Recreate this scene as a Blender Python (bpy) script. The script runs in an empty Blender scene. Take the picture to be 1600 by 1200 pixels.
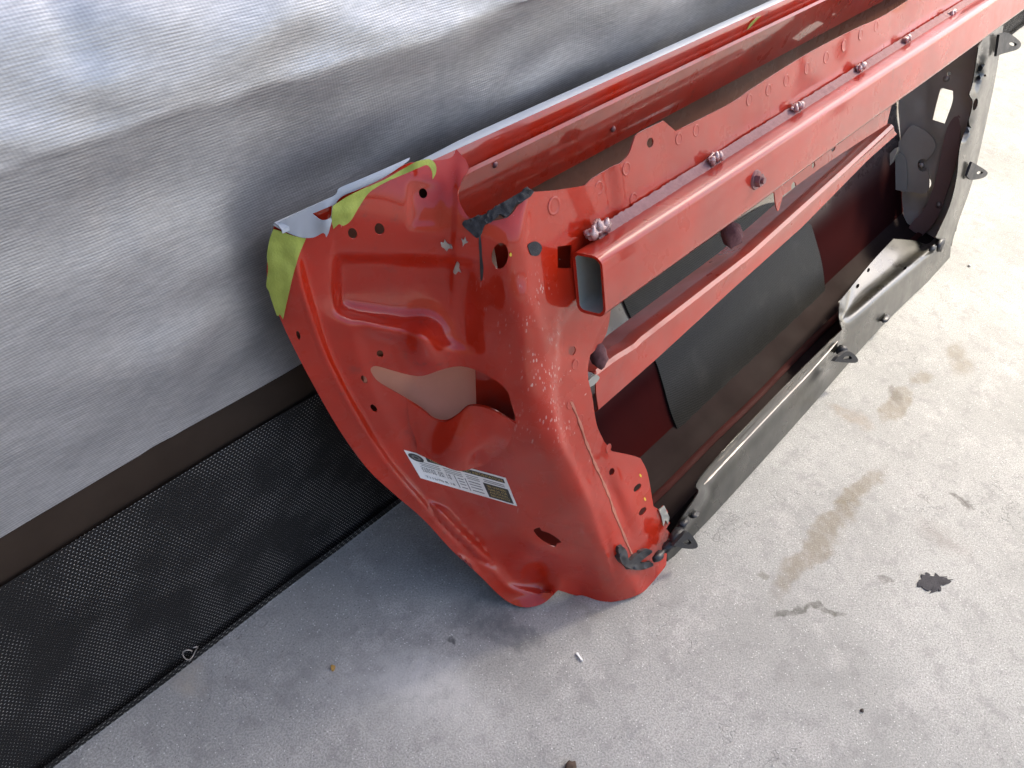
import bpy, bmesh, math, random
import numpy as np
from mathutils import Vector, Matrix, noise
from mathutils.geometry import delaunay_2d_cdt
random.seed(7)
S = bpy.context.scene
R = math.radians

# ------------------------------------------------------------------ camera
# The photograph's perspective: X runs along the door, Y towards the tarp, Z up; lens 1 m above the concrete.
FPX = 1300.0
_u = np.array([2280-800, -480-600, FPX]); _u /= np.linalg.norm(_u)
_g = np.array([600-800, 1890-600, FPX]); _g -= _u*(_g@_u); _g /= np.linalg.norm(_g)
_w = np.cross(_g, _u); _w = _w if _w[0] > 0 else -_w
CAM = np.array([0.0, 0.0, 1.0])
def to_world(e): return np.array([e@_u, -(e@_w), -(e@_g)])
cam = bpy.data.cameras.new('camera'); cam_o = bpy.data.objects.new('camera', cam)
S.collection.objects.link(cam_o); S.camera = cam_o
cr, cd, cf = (to_world(np.eye(3)[i]) for i in range(3))
cam_o.matrix_world = Matrix(((cr[0], -cd[0], -cf[0], CAM[0]), (cr[1], -cd[1], -cf[1], CAM[1]), (cr[2], -cd[2], -cf[2], CAM[2]), (0, 0, 0, 1)))
cam.sensor_width = 36; cam.lens = 36*FPX/1600
cam.clip_start = .02; cam.clip_end = 500
S.cycles.use_adaptive_sampling = True; S.cycles.adaptive_threshold = .03; S.cycles.max_bounces = 6; S.cycles.diffuse_bounces = 3; S.cycles.glossy_bounces = 3; S.cycles.transparent_max_bounces = 6; S.cycles.caustics_reflective = False; S.cycles.caustics_refractive = False
S.render.resolution_x, S.render.resolution_y = 1024, 768

# ------------------------------------------------------------------ sky, sun, exposure
SUN_EL, SUN_AZ = 48, -12            # degrees; azimuth from +X towards +Y
world = bpy.data.worlds.new('World'); S.world = world; world.use_nodes = True
nt = world.node_tree; bg = nt.nodes['Background']
sky = nt.nodes.new('ShaderNodeTexSky'); sky.sky_type = 'NISHITA'; sky.sun_disc = False; sky.dust_density = 3.0; sky.air_density = .8; sky.ozone_density = .6
sky.sun_elevation = R(SUN_EL); sky.sun_rotation = R(90-SUN_AZ)
nt.links.new(sky.outputs[0], bg.inputs[0]); bg.inputs[1].default_value = .15
sun = bpy.data.lights.new('sun', 'SUN'); sun.energy = 3.0; sun.angle = R(8); sun.color = (1, .91, .75)
sun_o = bpy.data.objects.new('sun', sun); S.collection.objects.link(sun_o)
sd = Vector((math.cos(R(SUN_EL))*math.cos(R(SUN_AZ)), math.cos(R(SUN_EL))*math.sin(R(SUN_AZ)), math.sin(R(SUN_EL))))
sun_o.rotation_euler = sd.to_track_quat('Z', 'Y').to_euler(); sun_o.location = sd*8
vs = S.view_settings; vs.view_transform = 'Standard'; vs.look = 'None'; vs.gamma = 1; vs.use_curve_mapping = False
vs.exposure = 1.42

# ------------------------------------------------------------------ pixel rays of the photograph -> points on real surfaces
def ray(px, py): return to_world(np.array([(px-800)/FPX, (py-600)/FPX, 1.0]))
def onX(px, py, X): d = ray(px, py); return CAM + d*(X/d[0])
def onY(px, py, Y): d = ray(px, py); return CAM + d*(Y/d[1])
def onZ(px, py, Z): d = ray(px, py); return CAM + d*((Z-1)/d[2])
IPN = np.array([0, -.555, .21]); IPN /= np.linalg.norm(IPN)       # inner panel plane of the leaning door
IPS = np.array([0, .21, .555]); IPS /= np.linalg.norm(IPS)        # up-slope direction in it
IP0 = np.array([0, .19, .02])
def onIP(px, py, o=0.0): d = ray(px, py); return CAM + d*(((IP0+IPN*o-CAM)@IPN)/(d@IPN))
def ip(o): return lambda px, py: onIP(px, py, o)
def ippt(x, s, n): return np.array([x, 0, 0]) + IP0 + IPS*s + IPN*n
def proj(P):
    d = np.array(P)-CAM; e = d[0]*_u - d[1]*_w - d[2]*_g
    return 800+FPX*e[0]/e[2], 600+FPX*e[1]/e[2]
HEM_Z = [0, .006, .022, .06, .109, .163, .202, .246, .318, .41, .461, .502, .57]
HEM_Y = [.285, .300, .318, .342, .372, .405, .435, .462, .485, .508, .523, .529, .531]
HEM_X = [.515, .504, .494, .477, .454, .433, .414, .394, .372, .352, .344, .340, .352]
def skinY(z): return float(np.interp(z, HEM_Z, HEM_Y))
def onSkin(px, py, off=0.0):
    d = ray(px, py); a, b = .3, 4.0
    for _ in range(60):
        m = (a+b)/2; p = CAM+d*m
        if p[1] > skinY(p[2])-off or p[2] < .006: b = m
        else: a = m
    return CAM+d*a

# ------------------------------------------------------------------ material helpers
def nodemat(name):
    m = bpy.data.materials.new(name); m.use_nodes = True
    return m, m.node_tree, m.node_tree.nodes['Principled BSDF']
def N(t, kind, **kw):
    n = t.nodes.new('ShaderNode'+kind)
    for k, v in kw.items():
        if k.startswith('_'): setattr(n, k[1:], v)
        else: n.inputs[k.replace('__', ' ')].default_value = v
    return n
def L(t, a, b): t.links.new(a, b)
def math_n(t, op, a, b=None, clamp=False):
    n = t.nodes.new('ShaderNodeMath'); n.operation = op; n.use_clamp = clamp
    for i, v in enumerate((a, b)):
        if v is None: continue
        if isinstance(v, (int, float)): n.inputs[i].default_value = v
        else: L(t, v, n.inputs[i])
    return n.outputs[0]
def mix_col(t, fac, a, b):
    n = t.nodes.new('ShaderNodeMix'); n.data_type = 'RGBA'; n.clamp_factor = True
    for s, v in ((n.inputs[0], fac), (n.inputs[6], a), (n.inputs[7], b)):
        if isinstance(v, (int, float)): s.default_value = v
        elif isinstance(v, tuple): s.default_value = v if len(v) == 4 else v+(1,)
        else: L(t, v, s)
    return n.outputs[2]
def ramp(t, val, lo, hi, a=0.0, b=1.0, smooth=True):
    n = t.nodes.new('ShaderNodeMapRange'); n.interpolation_type = 'SMOOTHSTEP' if smooth else 'LINEAR'
    L(t, val, n.inputs[0]); n.inputs[1].default_value = lo; n.inputs[2].default_value = hi
    n.inputs[3].default_value = a; n.inputs[4].default_value = b
    return n.outputs[0]
def pos(t): return t.nodes.new('ShaderNodeNewGeometry').outputs['Position']
def nz(t, scale, detail=4, rough=.55, vec=None, dist=0.0):
    n = N(t, 'TexNoise', Scale=scale, Detail=detail, Roughness=rough, Distortion=dist)
    L(t, vec if vec is not None else pos(t), n.inputs['Vector']); return n.outputs[0]
def bump(t, b, h, strength=.3, dist=.002):
    n = N(t, 'Bump', Strength=strength, Distance=dist); L(t, h, n.inputs['Height']); L(t, n.outputs[0], b.inputs['Normal']); return n
def sep(t, v):
    n = t.nodes.new('ShaderNodeSeparateXYZ'); L(t, v, n.inputs[0]); return n.outputs
def up_facing(t):
    return sep(t, t.nodes.new('ShaderNodeNewGeometry').outputs['Normal'])[2]
def simple(name, col, rough=.5, metal=0, var=.15, vscale=60, coat=0, bmp=.1, spec=.5):
    m, t, b = nodemat(name); b.inputs['Specular IOR Level'].default_value = spec
    v = nz(t, vscale)
    c2 = tuple(min(1, c*(1+var)+.01*var) for c in col); c1 = tuple(c*(1-var) for c in col)
    L(t, mix_col(t, v, c1, c2), b.inputs['Base Color'])
    L(t, ramp(t, nz(t, vscale*.7), .3, .7, max(0, rough-.08), min(1, rough+.08)), b.inputs['Roughness'])
    b.inputs['Metallic'].default_value = metal
    b.inputs['Coat Weight'].default_value = coat; b.inputs['Coat Roughness'].default_value = .08
    if bmp: bump(t, b, nz(t, vscale*5), bmp, .001)
    return m

def red_paint(name, dust=.25, chips=0.0, base=(.44, .019, .004)):
    m, t, b = nodemat(name)
    p = pos(t)
    c = mix_col(t, ramp(t, nz(t, 9, 3), .35, .7), base, tuple(k*.82 for k in base))
    # dry dust settled on the paint, thicker on faces that look up, broken up by wiping
    d = math_n(t, 'MULTIPLY', ramp(t, nz(t, 11, 4, .7), .25, .85), ramp(t, up_facing(t), -.1, .9, .3, 1.0))
    d = math_n(t, 'MULTIPLY', d, dust)
    c = mix_col(t, d, c, (.27, .14, .12))
    fine = N(t, 'TexVoronoi', Scale=900.0); L(t, p, fine.inputs['Vector'])
    spk = math_n(t, 'MULTIPLY', ramp(t, fine.outputs['Distance'], .16, .1), ramp(t, nz(t, 60), .6, .72))
    c = mix_col(t, math_n(t, 'MULTIPLY', spk, .5), c, (.6, .45, .4))
    gr = math_n(t, 'MULTIPLY', ramp(t, nz(t, 34, 4, .75), .56, .74), ramp(t, nz(t, 5, 2), .45, .65))
    c = mix_col(t, math_n(t, 'MULTIPLY', gr, .45), c, (.09, .03, .025))
    if chips:
        # band of scuffs and stone chips down the rounded rear edge
        vm = N(t, 'Mapping', _vector_type='POINT'); vm.inputs['Scale'].default_value = (1, 1, .22); L(t, p, vm.inputs['Vector'])
        v2 = N(t, 'TexVoronoi', Scale=330.0, Randomness=1.0); L(t, vm.outputs[0], v2.inputs['Vector'])
        ch = ramp(t, v2.outputs['Distance'], .34, .22)
        xyz = sep(t, p)
        # distance in Y from the inner-panel plane's rounded edge, and along X
        band = math_n(t, 'MULTIPLY', ramp(t, xyz[0], .495, .515), ramp(t, xyz[0], .575, .545))
        band = math_n(t, 'MULTIPLY', band, math_n(t, 'MULTIPLY', ramp(t, xyz[2], .29, .33), ramp(t, xyz[2], .52, .47)))
        msk = math_n(t, 'MULTIPLY', band, ramp(t, nz(t, 38, 5, .7), .47, .6))
        c = mix_col(t, math_n(t, 'MULTIPLY', math_n(t, 'MULTIPLY', ch, msk), chips), c, (.60, .36, .31))
        # few long scratches elsewhere
        sm = N(t, 'Mapping', _vector_type='POINT'); sm.inputs['Scale'].default_value = (40, 120, 9); sm.inputs['Rotation'].default_value = (.3, .2, 0); L(t, p, sm.inputs['Vector'])
        sc = math_n(t, 'MULTIPLY', ramp(t, nz(t, 3.0, 2, .5, sm.outputs[0]), .735, .76), ramp(t, nz(t, 6), .5, .6))
        c = mix_col(t, math_n(t, 'MULTIPLY', sc, .7), c, (.7, .5, .45))
    L(t, c, b.inputs['Base Color'])
    L(t, math_n(t, 'ADD', ramp(t, nz(t, 20), .3, .7, .2, .34), math_n(t, 'MULTIPLY', d, .6)), b.inputs['Roughness'])
    b.inputs['Specular IOR Level'].default_value = .12
    b.inputs['Coat Weight'].default_value = .9
    L(t, math_n(t, 'ADD', .025, math_n(t, 'MULTIPLY', d, .22)), b.inputs['Coat Roughness'])
    bump(t, b, nz(t, 160, 2), .03, .001)
    return m

M = {}
M['red'] = red_paint('red_car_paint', .12, .9)
M['red_dusty'] = red_paint('dusty_red_paint', .65)
M['red_rail'] = red_paint('dusty_red_rail_paint', .38)
def skin_inside():
    m, t, b = nodemat('shaded_primer_inside')
    z = sep(t, pos(t))
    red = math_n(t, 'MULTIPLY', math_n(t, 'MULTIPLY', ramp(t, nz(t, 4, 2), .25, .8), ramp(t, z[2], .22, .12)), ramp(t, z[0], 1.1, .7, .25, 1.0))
    c = mix_col(t, nz(t, 25), (.11, .048, .034), (.15, .066, .046))  # primer browned down to hold the shade inside the slot
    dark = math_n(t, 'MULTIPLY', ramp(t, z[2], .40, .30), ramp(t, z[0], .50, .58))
    c = mix_col(t, dark, c, (.075, .055, .052)); c = mix_col(t, ramp(t, z[2], .19, .11), c, (.022, .007, .007))  # cavity shade and dark reflection painted in, blackest at the bottom
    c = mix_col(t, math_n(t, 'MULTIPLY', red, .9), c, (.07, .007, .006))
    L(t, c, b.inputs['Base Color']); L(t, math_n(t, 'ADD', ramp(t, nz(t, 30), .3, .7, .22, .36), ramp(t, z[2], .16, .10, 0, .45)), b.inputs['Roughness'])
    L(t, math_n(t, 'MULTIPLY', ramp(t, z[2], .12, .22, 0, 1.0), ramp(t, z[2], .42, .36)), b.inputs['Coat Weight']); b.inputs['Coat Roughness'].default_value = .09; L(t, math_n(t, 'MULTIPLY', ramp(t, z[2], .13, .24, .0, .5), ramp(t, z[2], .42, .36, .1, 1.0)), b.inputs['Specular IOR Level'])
    return m
M['shaded_primer'] = skin_inside()
M['grey_paint'] = simple('pale_grey_blue_paint', (.40, .43, .46), .42, 0, .06, 30, .1, .05)
M['tape'] = simple('green_masking_tape', (.34, .39, .07), .8, 0, .12, 90, 0, .5)
def ecoat():
    m, t, b = nodemat('black_olive_ecoat')
    d = math_n(t, 'MULTIPLY', ramp(t, nz(t, 16, 4, .65), .4, .75), .18)
    c = mix_col(t, d, (.013, .0125, .009), (.14, .13, .095))
    L(t, c, b.inputs['Base Color']); L(t, ramp(t, nz(t, 22), .3, .7, .25, .42), b.inputs['Roughness'])
    b.inputs['Specular IOR Level'].default_value = .5
    b.inputs['Coat Weight'].default_value = .7; b.inputs['Coat Roughness'].default_value = .12
    bump(t, b, nz(t, 45, 3), .08, .002)
    return m
M['ecoat'] = ecoat()
M['ecoat_in'] = simple('dark_olive_inner_paint', (.40, .36, .29), .5, 0, .2, 20, .05, .05)
M['bracket'] = simple('grey_green_bracket_paint', (.30, .29, .25), .45, 0, .15, 25)
M['tube_in'] = simple('bare_grey_green_steel', (.38, .40, .35), .55, .2, .15, 50)
M['black'] = simple('black_plastic', (.022, .022, .024), .45, 0, .3, 60)
M['sealant'] = simple('black_sealant', (.028, .028, .030), .85, 0, .4, 140, 0, .8)
M['weld'] = simple('burnt_pink_grey_weld', (.50, .36, .34), .3, .65, .45, 160, 0, .8)
M['dustbead'] = simple('dusty_weld_seam', (.34, .19, .18), .9, 0, .3, 220, 0, 1.0)
M['bolt'] = simple('dull_maroon_bolt', (.24, .11, .11), .42, .3, .35, 120)
M['foam'] = simple('purple_brown_foam', (.17, .07, .07), .95, 0, .5, 260, 0, 1.0)
M['seam'] = simple('tan_seam_sealer', (.40, .14, .09), .8, 0, .2, 90, 0, .5)
M['white'] = simple('white_sticker', (.80, .80, .77), .45, 0, .03, 60, 0, 0)
M['ink'] = simple('black_print', (.03, .03, .03), .5, 0, .1, 60, 0, 0)
M['inkline'] = simple('grey_print', (.16, .16, .16), .5, 0, .1, 60, 0, 0)
M['gold'] = simple('ochre_print', (.55, .42, .16), .5, 0, .1, 60, 0, 0)
M['yellow'] = simple('yellow_paint_dot', (.75, .55, .05), .5, 0, .1, 60)
M['steel'] = simple('bare_steel', (.42, .38, .34), .45, .6, .25, 120)
def pad():
    m, t, b = nodemat('ribbed_black_pad')
    p = sep(t, pos(t))
    wv = math_n(t, 'SINE', math_n(t, 'MULTIPLY', math_n(t, 'ADD', math_n(t, 'MULTIPLY', p[2], 1.0), math_n(t, 'MULTIPLY', p[1], .7)), 2*math.pi/.0042))
    wx = math_n(t, 'SINE', math_n(t, 'MULTIPLY', p[0], 2*math.pi/.0042))
    h = math_n(t, 'MULTIPLY', wv, wx)
    c = mix_col(t, ramp(t, h, -.6, .8), (.004, .004, .004), (.034, .034, .030))
    c = mix_col(t, math_n(t, 'MULTIPLY', ramp(t, nz(t, 18, 5), .5, .75), .3), c, (.07, .068, .06))
    L(t, c, b.inputs['Base Color']); b.inputs['Roughness'].default_value = .42; b.inputs['Specular IOR Level'].default_value = .3
    bump(t, b, h, .35, .001)
    return m
M['pad'] = pad()
# ------------------------------------------------------------------ object helpers
def link(o): S.collection.objects.link(o); return o
def tag(o, label=None, cat=None, group=None, kind=None):
    for k, v in (('label', label), ('category', cat), ('group', group), ('kind', kind)):
        if v: o[k] = v
    return o
def empty(name, loc):
    o = bpy.data.objects.new(name, None); o.location = loc; o.empty_display_size = .05; return link(o)
def put(name, me, parent=None, smooth=40):
    if smooth is not None:
        me.polygons.foreach_set('use_smooth', [True]*len(me.polygons)); me.set_sharp_from_angle(angle=R(smooth))
    o = link(bpy.data.objects.new(name, me))
    if parent is not None:
        o.parent = parent
        wl = Vector((0, 0, 0)); q = parent
        while q is not None: wl += q.location; q = q.parent
        if parent.type == 'EMPTY' or parent.location.length > 0: o.location = -wl
    return o
def mesh(name, verts, faces, mats, fm=None):
    me = bpy.data.meshes.new(name); me.from_pydata([tuple(map(float, v)) for v in verts], [], faces)
    for m in (mats if isinstance(mats, (list, tuple)) else [mats]): me.materials.append(m)
    if fm: me.polygons.foreach_set('material_index', fm)
    me.validate(); me.update(); return me

def cr_curve(pts, sub=5, closed=True):
    """Catmull-Rom through pts; a third element 1 marks a sharp corner."""
    n = len(pts); out = []
    P = [np.array(p[:2], float) for p in pts]; sharp = [len(p) > 2 and p[2] for p in pts]
    rng = range(n if closed else n-1)
    for i in rng:
        a, b = P[i], P[(i+1) % n]
        p0 = P[(i-1) % n] if (closed or i > 0) and not sharp[i] else a-(b-a)
        p3 = P[(i+2) % n] if (closed or i+2 < n) and not sharp[(i+1) % n] else b+(b-a)
        ss = max(1, min(sub, int(np.linalg.norm(b-a)/4)+1))
        for k in range(ss):
            s = k/ss
            q = .5*((2*a)+(b-p0)*s+(2*p0-5*a+4*b-p3)*s*s+(3*a-p0-3*b+p3)*s**3)
            out.append(q)
    if not closed: out.append(P[-1])
    return np.array(out)
def inside(poly, x, y):
    X, Y = poly[:, 0], poly[:, 1]; X2, Y2 = np.roll(X, -1), np.roll(Y, -1)
    c = ((Y > y) != (Y2 > y)) & (x < (X2-X)*(y-Y)/np.where(Y2 == Y, 1e-9, Y2-Y)+X)
    return bool(c.sum() % 2)
def seg_dist(poly, x, y, closed=True):
    A = poly if closed else poly[:-1]; B = np.roll(poly, -1, 0) if closed else poly[1:]
    d = B-A; l = (d**2).sum(1)+1e-9
    s = np.clip(((x-A[:, 0])*d[:, 0]+(y-A[:, 1])*d[:, 1])/l, 0, 1)
    return float(np.sqrt(((A[:, 0]+s*d[:, 0]-x)**2+(A[:, 1]+s*d[:, 1]-y)**2).min()))
def inside_v(poly, P):
    P = np.asarray(P); out = np.zeros(len(P), bool)
    X, Y = poly[:, 0], poly[:, 1]; X2, Y2 = np.roll(X, -1), np.roll(Y, -1); dy = np.where(Y2 == Y, 1e-9, Y2-Y)
    for i in range(0, len(P), 4000):
        x, y = P[i:i+4000, 0:1], P[i:i+4000, 1:2]
        c = ((Y > y) != (Y2 > y)) & (x < (X2-X)*(y-Y)/dy+X); out[i:i+4000] = c.sum(1) % 2 == 1
    return out
def dist_v(poly, P):
    P = np.asarray(P); out = np.zeros(len(P)); A = poly; d = np.roll(poly, -1, 0)-A; l = (d**2).sum(1)+1e-9
    for i in range(0, len(P), 4000):
        x, y = P[i:i+4000, 0:1], P[i:i+4000, 1:2]
        s = np.clip(((x-A[:, 0])*d[:, 0]+(y-A[:, 1])*d[:, 1])/l, 0, 1)
        out[i:i+4000] = np.sqrt(((A[:, 0]+s*d[:, 0]-x)**2+(A[:, 1]+s*d[:, 1]-y)**2).min(1))
    return out
def ell(cx, cy, rx, ry, ang=0, n=16):
    a = R(ang); out = []
    for k in range(n):
        t = 2*math.pi*k/n; x, y = rx*math.cos(t), ry*math.sin(t)
        out.append((cx+x*math.cos(a)-y*math.sin(a), cy+x*math.sin(a)+y*math.cos(a)))
    return np.array(out)
def sheet(name, contour, mapf, mats, parent, holes=(), step=None, thick=.0015, sub=5, raw=False, smooth=40, rim=0):
    """Sheet metal: outline and holes on a surface, meshed, given a back face and edge walls."""
    co = np.array([c[:2] for c in contour], float) if raw else cr_curve(contour, sub)
    hs = [np.array(h, float) for h in holes]
    pts = [Vector(p) for p in co]; edges = [(i, (i+1) % len(co)) for i in range(len(co))]
    for h in hs:
        b = len(pts); pts += [Vector(p) for p in h]; edges += [(b+i, b+(i+1) % len(h)) for i in range(len(h))]
    if step:
        x0, y0 = co.min(0); x1, y1 = co.max(0); g = []; j = 0; y = y0+step*.6
        while y < y1:
            g += [(x, y) for x in np.arange(x0+step*(.3+.5*(j % 2)), x1, step)]
            y += step*.87; j += 1
        if g:
            g = np.array(g); ok = inside_v(co, g) & (dist_v(co, g) > step*.45)
            for h in hs: ok &= ~inside_v(h, g) & (dist_v(h, g) > step*.45)
            pts += [Vector(p) for p in g[ok]]
    v2, e2, f2, *_ = delaunay_2d_cdt(pts, edges, [], 1, 1e-5)
    f2 = [list(f) for f in f2]
    cen = np.array([np.mean([v2[i][:] for i in f], axis=0) for f in f2])
    ok = inside_v(co, cen)
    for h in hs: ok &= ~inside_v(h, cen)
    f2 = [f for f, k in zip(f2, ok) if k]
    V = np.array([mapf(v.x, v.y) for v in v2])
    nrm = np.zeros_like(V); F = []
    for f in f2:
        n = np.cross(V[f[1]]-V[f[0]], V[f[2]]-V[f[0]])
        if n@(CAM-V[f[0]]) < 0: f = f[::-1]; n = -n
        F.append(f)
        for i in f: nrm[i] += n
    nrm /= np.maximum(np.linalg.norm(nrm, axis=1, keepdims=True), 1e-12)
    used = sorted({i for f in F for i in f}); idx = {v: k for k, v in enumerate(used)}
    F = [[idx[i] for i in f] for f in F]; V = V[used]; nrm = nrm[used]; n0 = len(V)
    cnt = {}
    for f in F:
        for a, b in zip(f, f[1:]+f[:1]): cnt[(a, b)] = cnt.get((a, b), 0)+1
    walls = [[b, a, a+n0, b+n0] for (a, b) in cnt if (b, a) not in cnt]
    VV = np.vstack([V, V-nrm*thick]); FF = F+[[i+n0 for i in f[::-1]] for f in F]+walls
    ml = mats if isinstance(mats, (list, tuple)) else [mats]
    fm = [0]*len(F)+[min(1, len(ml)-1)]*len(F)+[rim]*len(walls)
    return put(name, mesh(name, VV, FF, ml, fm), parent, smooth)
def lump(name, c, ax, mat, parent, seed=0, rough=.35, sub=2, freq=60):
    """Irregular lump: ax = three world vectors of its half sizes."""
    bm = bmesh.new(); bmesh.ops.create_icosphere(bm, subdivisions=sub, radius=1)
    A = np.array(ax)
    for v in bm.verts:
        d = 1+rough*noise.noise(Vector(v.co)*1.7+Vector((seed*3.1, seed, 0)))+rough*.5*noise.noise(Vector(v.co)*4+Vector((seed, 0, 9)))
        v.co = Vector(np.array(c)+(np.array(v.co)*d)@A)
    me = bpy.data.meshes.new(name); bm.to_mesh(me); bm.free(); me.materials.append(mat)
    return put(name, me, parent, 120)
def tube(name, pts, r, mat, parent, n=8, jit=0.0, seed=0):
    pts = [np.array(p, float) for p in pts]; V = []; F = []
    for i, p in enumerate(pts):
        tg = pts[min(i+1, len(pts)-1)]-pts[max(i-1, 0)]; tg /= np.linalg.norm(tg)
        a = np.cross(tg, [0.3, .5, .8]); a /= np.linalg.norm(a); b = np.cross(tg, a)
        rr = r[i] if hasattr(r, '__len__') else r
        for k in range(n):
            t = 2*math.pi*k/n; q = rr*(1+jit*noise.noise(Vector((i*.7, k*1.3, seed))))
            V.append(p+(a*math.cos(t)+b*math.sin(t))*q)
    for i in range(len(pts)-1):
        for k in range(n): F.append([i*n+k, i*n+(k+1) % n, (i+1)*n+(k+1) % n, (i+1)*n+k])
    F.append(list(range(n))[::-1]); F.append([len(V)-n+k for k in range(n)])
    return put(name, mesh(name, V, F, mat), parent, 50)
def loft(name, rows, mats, parent, thick=0, smooth=40, fm=None):
    nr, nc = len(rows), len(rows[0]); V = np.array([p for r in rows for p in r], float)
    F = [[i*nc+j, i*nc+j+1, (i+1)*nc+j+1, (i+1)*nc+j] for i in range(nr-1) for j in range(nc-1)]
    me = mesh(name, V, F, mats, fm)
    if thick:
        bm = bmesh.new(); bm.from_mesh(me); bmesh.ops.recalc_face_normals(bm, faces=bm.faces)
        bmesh.ops.solidify(bm, geom=bm.faces[:], thickness=thick); bm.to_mesh(me); bm.free()
    return put(name, me, parent, smooth)
def box_me(name, lo, hi, mat):
    (x0, y0, z0), (x1, y1, z1) = lo, hi
    V = [(x, y, z) for z in (z0, z1) for y in (y0, y1) for x in (x0, x1)]
    return mesh(name, V, [[0, 2, 3, 1], [4, 5, 7, 6], [0, 1, 5, 4], [2, 6, 7, 3], [0, 4, 6, 2], [1, 3, 7, 5]], mat)
exec_order = None

# ------------------------------------------------------------------ ground
def concrete():
    m, t, b = nodemat('stained_concrete')
    p = pos(t)
    c = mix_col(t, ramp(t, nz(t, 3.2, 4, .62), .3, .72), (.295, .292, .270), (.42, .414, .384))
    c = mix_col(t, math_n(t, 'MULTIPLY', ramp(t, nz(t, 14, 3, .75), .50, .7), .5), c, (.49, .47, .44))
    c = mix_col(t, math_n(t, 'MULTIPLY', ramp(t, nz(t, 30, 3, .75), .50, .66), .45), c, (.21, .205, .195))
    c = mix_col(t, ramp(t, nz(t, 420, 2, .6), .40, .62, .0, .6), c, (.20, .195, .185))
    v = N(t, 'TexVoronoi', Scale=330.0); L(t, p, v.inputs['Vector'])
    pick = sep(t, v.outputs['Color'])
    grain = ramp(t, v.outputs['Distance'], .30, .18)
    c = mix_col(t, math_n(t, 'MULTIPLY', math_n(t, 'MULTIPLY', grain, math_n(t, 'GREATER_THAN', pick[0], .86)), .75), c, (.70, .69, .66))
    c = mix_col(t, math_n(t, 'MULTIPLY', math_n(t, 'MULTIPLY', grain, math_n(t, 'GREATER_THAN', pick[1], .90)), .75), c, (.09, .085, .08))
    warp = N(t, 'TexNoise', Scale=22.0, Detail=3.0, Roughness=.6); L(t, p, warp.inputs['Vector'])
    wc = N(t, 'VectorMath', _operation='SUBTRACT'); L(t, warp.outputs['Color'], wc.inputs[0]); wc.inputs[1].default_value = (.5, .5, .5)
    ws = N(t, 'VectorMath', _operation='SCALE'); L(t, wc.outputs[0], ws.inputs[0])
    ws.inputs['Scale'].default_value = .05
    wp = N(t, 'VectorMath', _operation='ADD'); L(t, p, wp.inputs[0]); L(t, ws.outputs[0], wp.inputs[1])
    blot = ramp(t, nz(t, 55, 3, .7), .3, .6, .45, 1.0)
    def stain(a, bb, r, col, k, soft=.5):
        """spill along the ground from pixel a to pixel bb, half width r metres"""
        nonlocal c
        A, B = onZ(*a, 0), onZ(*bb, 0); d = B-A; ln = max(np.linalg.norm(d), 1e-4); d = d/ln
        mp = N(t, 'Mapping', _vector_type='POINT')
        ang = math.atan2(d[1], d[0])
        sx, sy = 1/(ln/2+r), 1/r
        mid = (A+B)/2
        tr = N(t, 'VectorMath', _operation='SUBTRACT'); L(t, wp.outputs[0], tr.inputs[0]); tr.inputs[1].default_value = tuple(mid)
        rt = N(t, 'VectorRotate', _rotation_type='Z_AXIS', Angle=-ang); L(t, tr.outputs[0], rt.inputs['Vector'])
        sc = N(t, 'VectorMath', _operation='MULTIPLY'); L(t, rt.outputs[0], sc.inputs[0]); sc.inputs[1].default_value = (sx, sy, 0)
        le = N(t, 'VectorMath', _operation='LENGTH'); L(t, sc.outputs[0], le.inputs[0])
        f = math_n(t, 'MULTIPLY', math_n(t, 'MULTIPLY', ramp(t, le.outputs['Value'], 1.0+soft*.3, 1-soft), blot), k)
        c = mix_col(t, f, c, col)
    br = (.17, .135, .085)
    stain((1215, 925), (1335, 775), .022, br, .62, .45); stain((1300, 800), (1378, 735), .014, br, .6, .5)
    stain((1385, 655), (1415, 612), .020, br, .6, .4); stain((1430, 594), (1450, 588), .014, br, .5); stain((1497, 545), (1497, 575), .026, br, .5)
    stain((1310, 640), (1345, 660), .022, (.22, .16, .10), .4)
    stain((1205, 958), (1265, 950), .006, (.10, .095, .08), .8, .4); stain((1255, 949), (1322, 955), .006, (.10, .095, .08), .85, .4)
    stain((1380, 908), (1388, 908), .010, (.11, .10, .09), .7); stain((1188, 896), (1194, 896), .008, (.13, .12, .09), .6)
    stain((740, 955), (800, 950), .035, (.08, .085, .09), .55); stain((760, 985), (830, 1000), .022, (.08, .085, .09), .6); stain((705, 1000), (709, 1000), .006, (.05, .05, .05), .8)
    stain((630, 1060), (700, 1080), .045, (.60, .59, .56), .6, .9); stain((560, 1070), (740, 1110), .07, (.50, .49, .46), .5, .9)
    stain((285, 1060), (300, 1070), .02, (.38, .34, .28), .7, .8)
    stain((1455, 830), (1490, 850), .03, (.19, .17, .15), .5, .8); stain((1495, 775), (1515, 795), .008, (.09, .08, .07), .8); stain((1395, 608), (1402, 625), .012, (.12, .10, .08), .6)
    stain((890, 945), (920, 950), .03, (.17, .15, .11), .4, .9)
    # fine cracks
    ck = N(t, 'TexVoronoi', _feature='DISTANCE_TO_EDGE', Scale=1.3); 
    wl = N(t, 'VectorMath', _operation='SCALE'); L(t, wc.outputs[0], wl.inputs[0]); wl.inputs['Scale'].default_value = .18
    wq = N(t, 'VectorMath', _operation='ADD'); L(t, p, wq.inputs[0]); L(t, wl.outputs[0], wq.inputs[1]); L(t, wq.outputs[0], ck.inputs['Vector'])
    crack = math_n(t, 'MULTIPLY', ramp(t, ck.outputs['Distance'], .0028, .0008), ramp(t, nz(t, 5, 3), .47, .58))
    c = mix_col(t, math_n(t, 'MULTIPLY', crack, .25), c, (.10, .095, .09))
    L(t, c, b.inputs['Base Color']); b.inputs['Roughness'].default_value = .78
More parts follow.
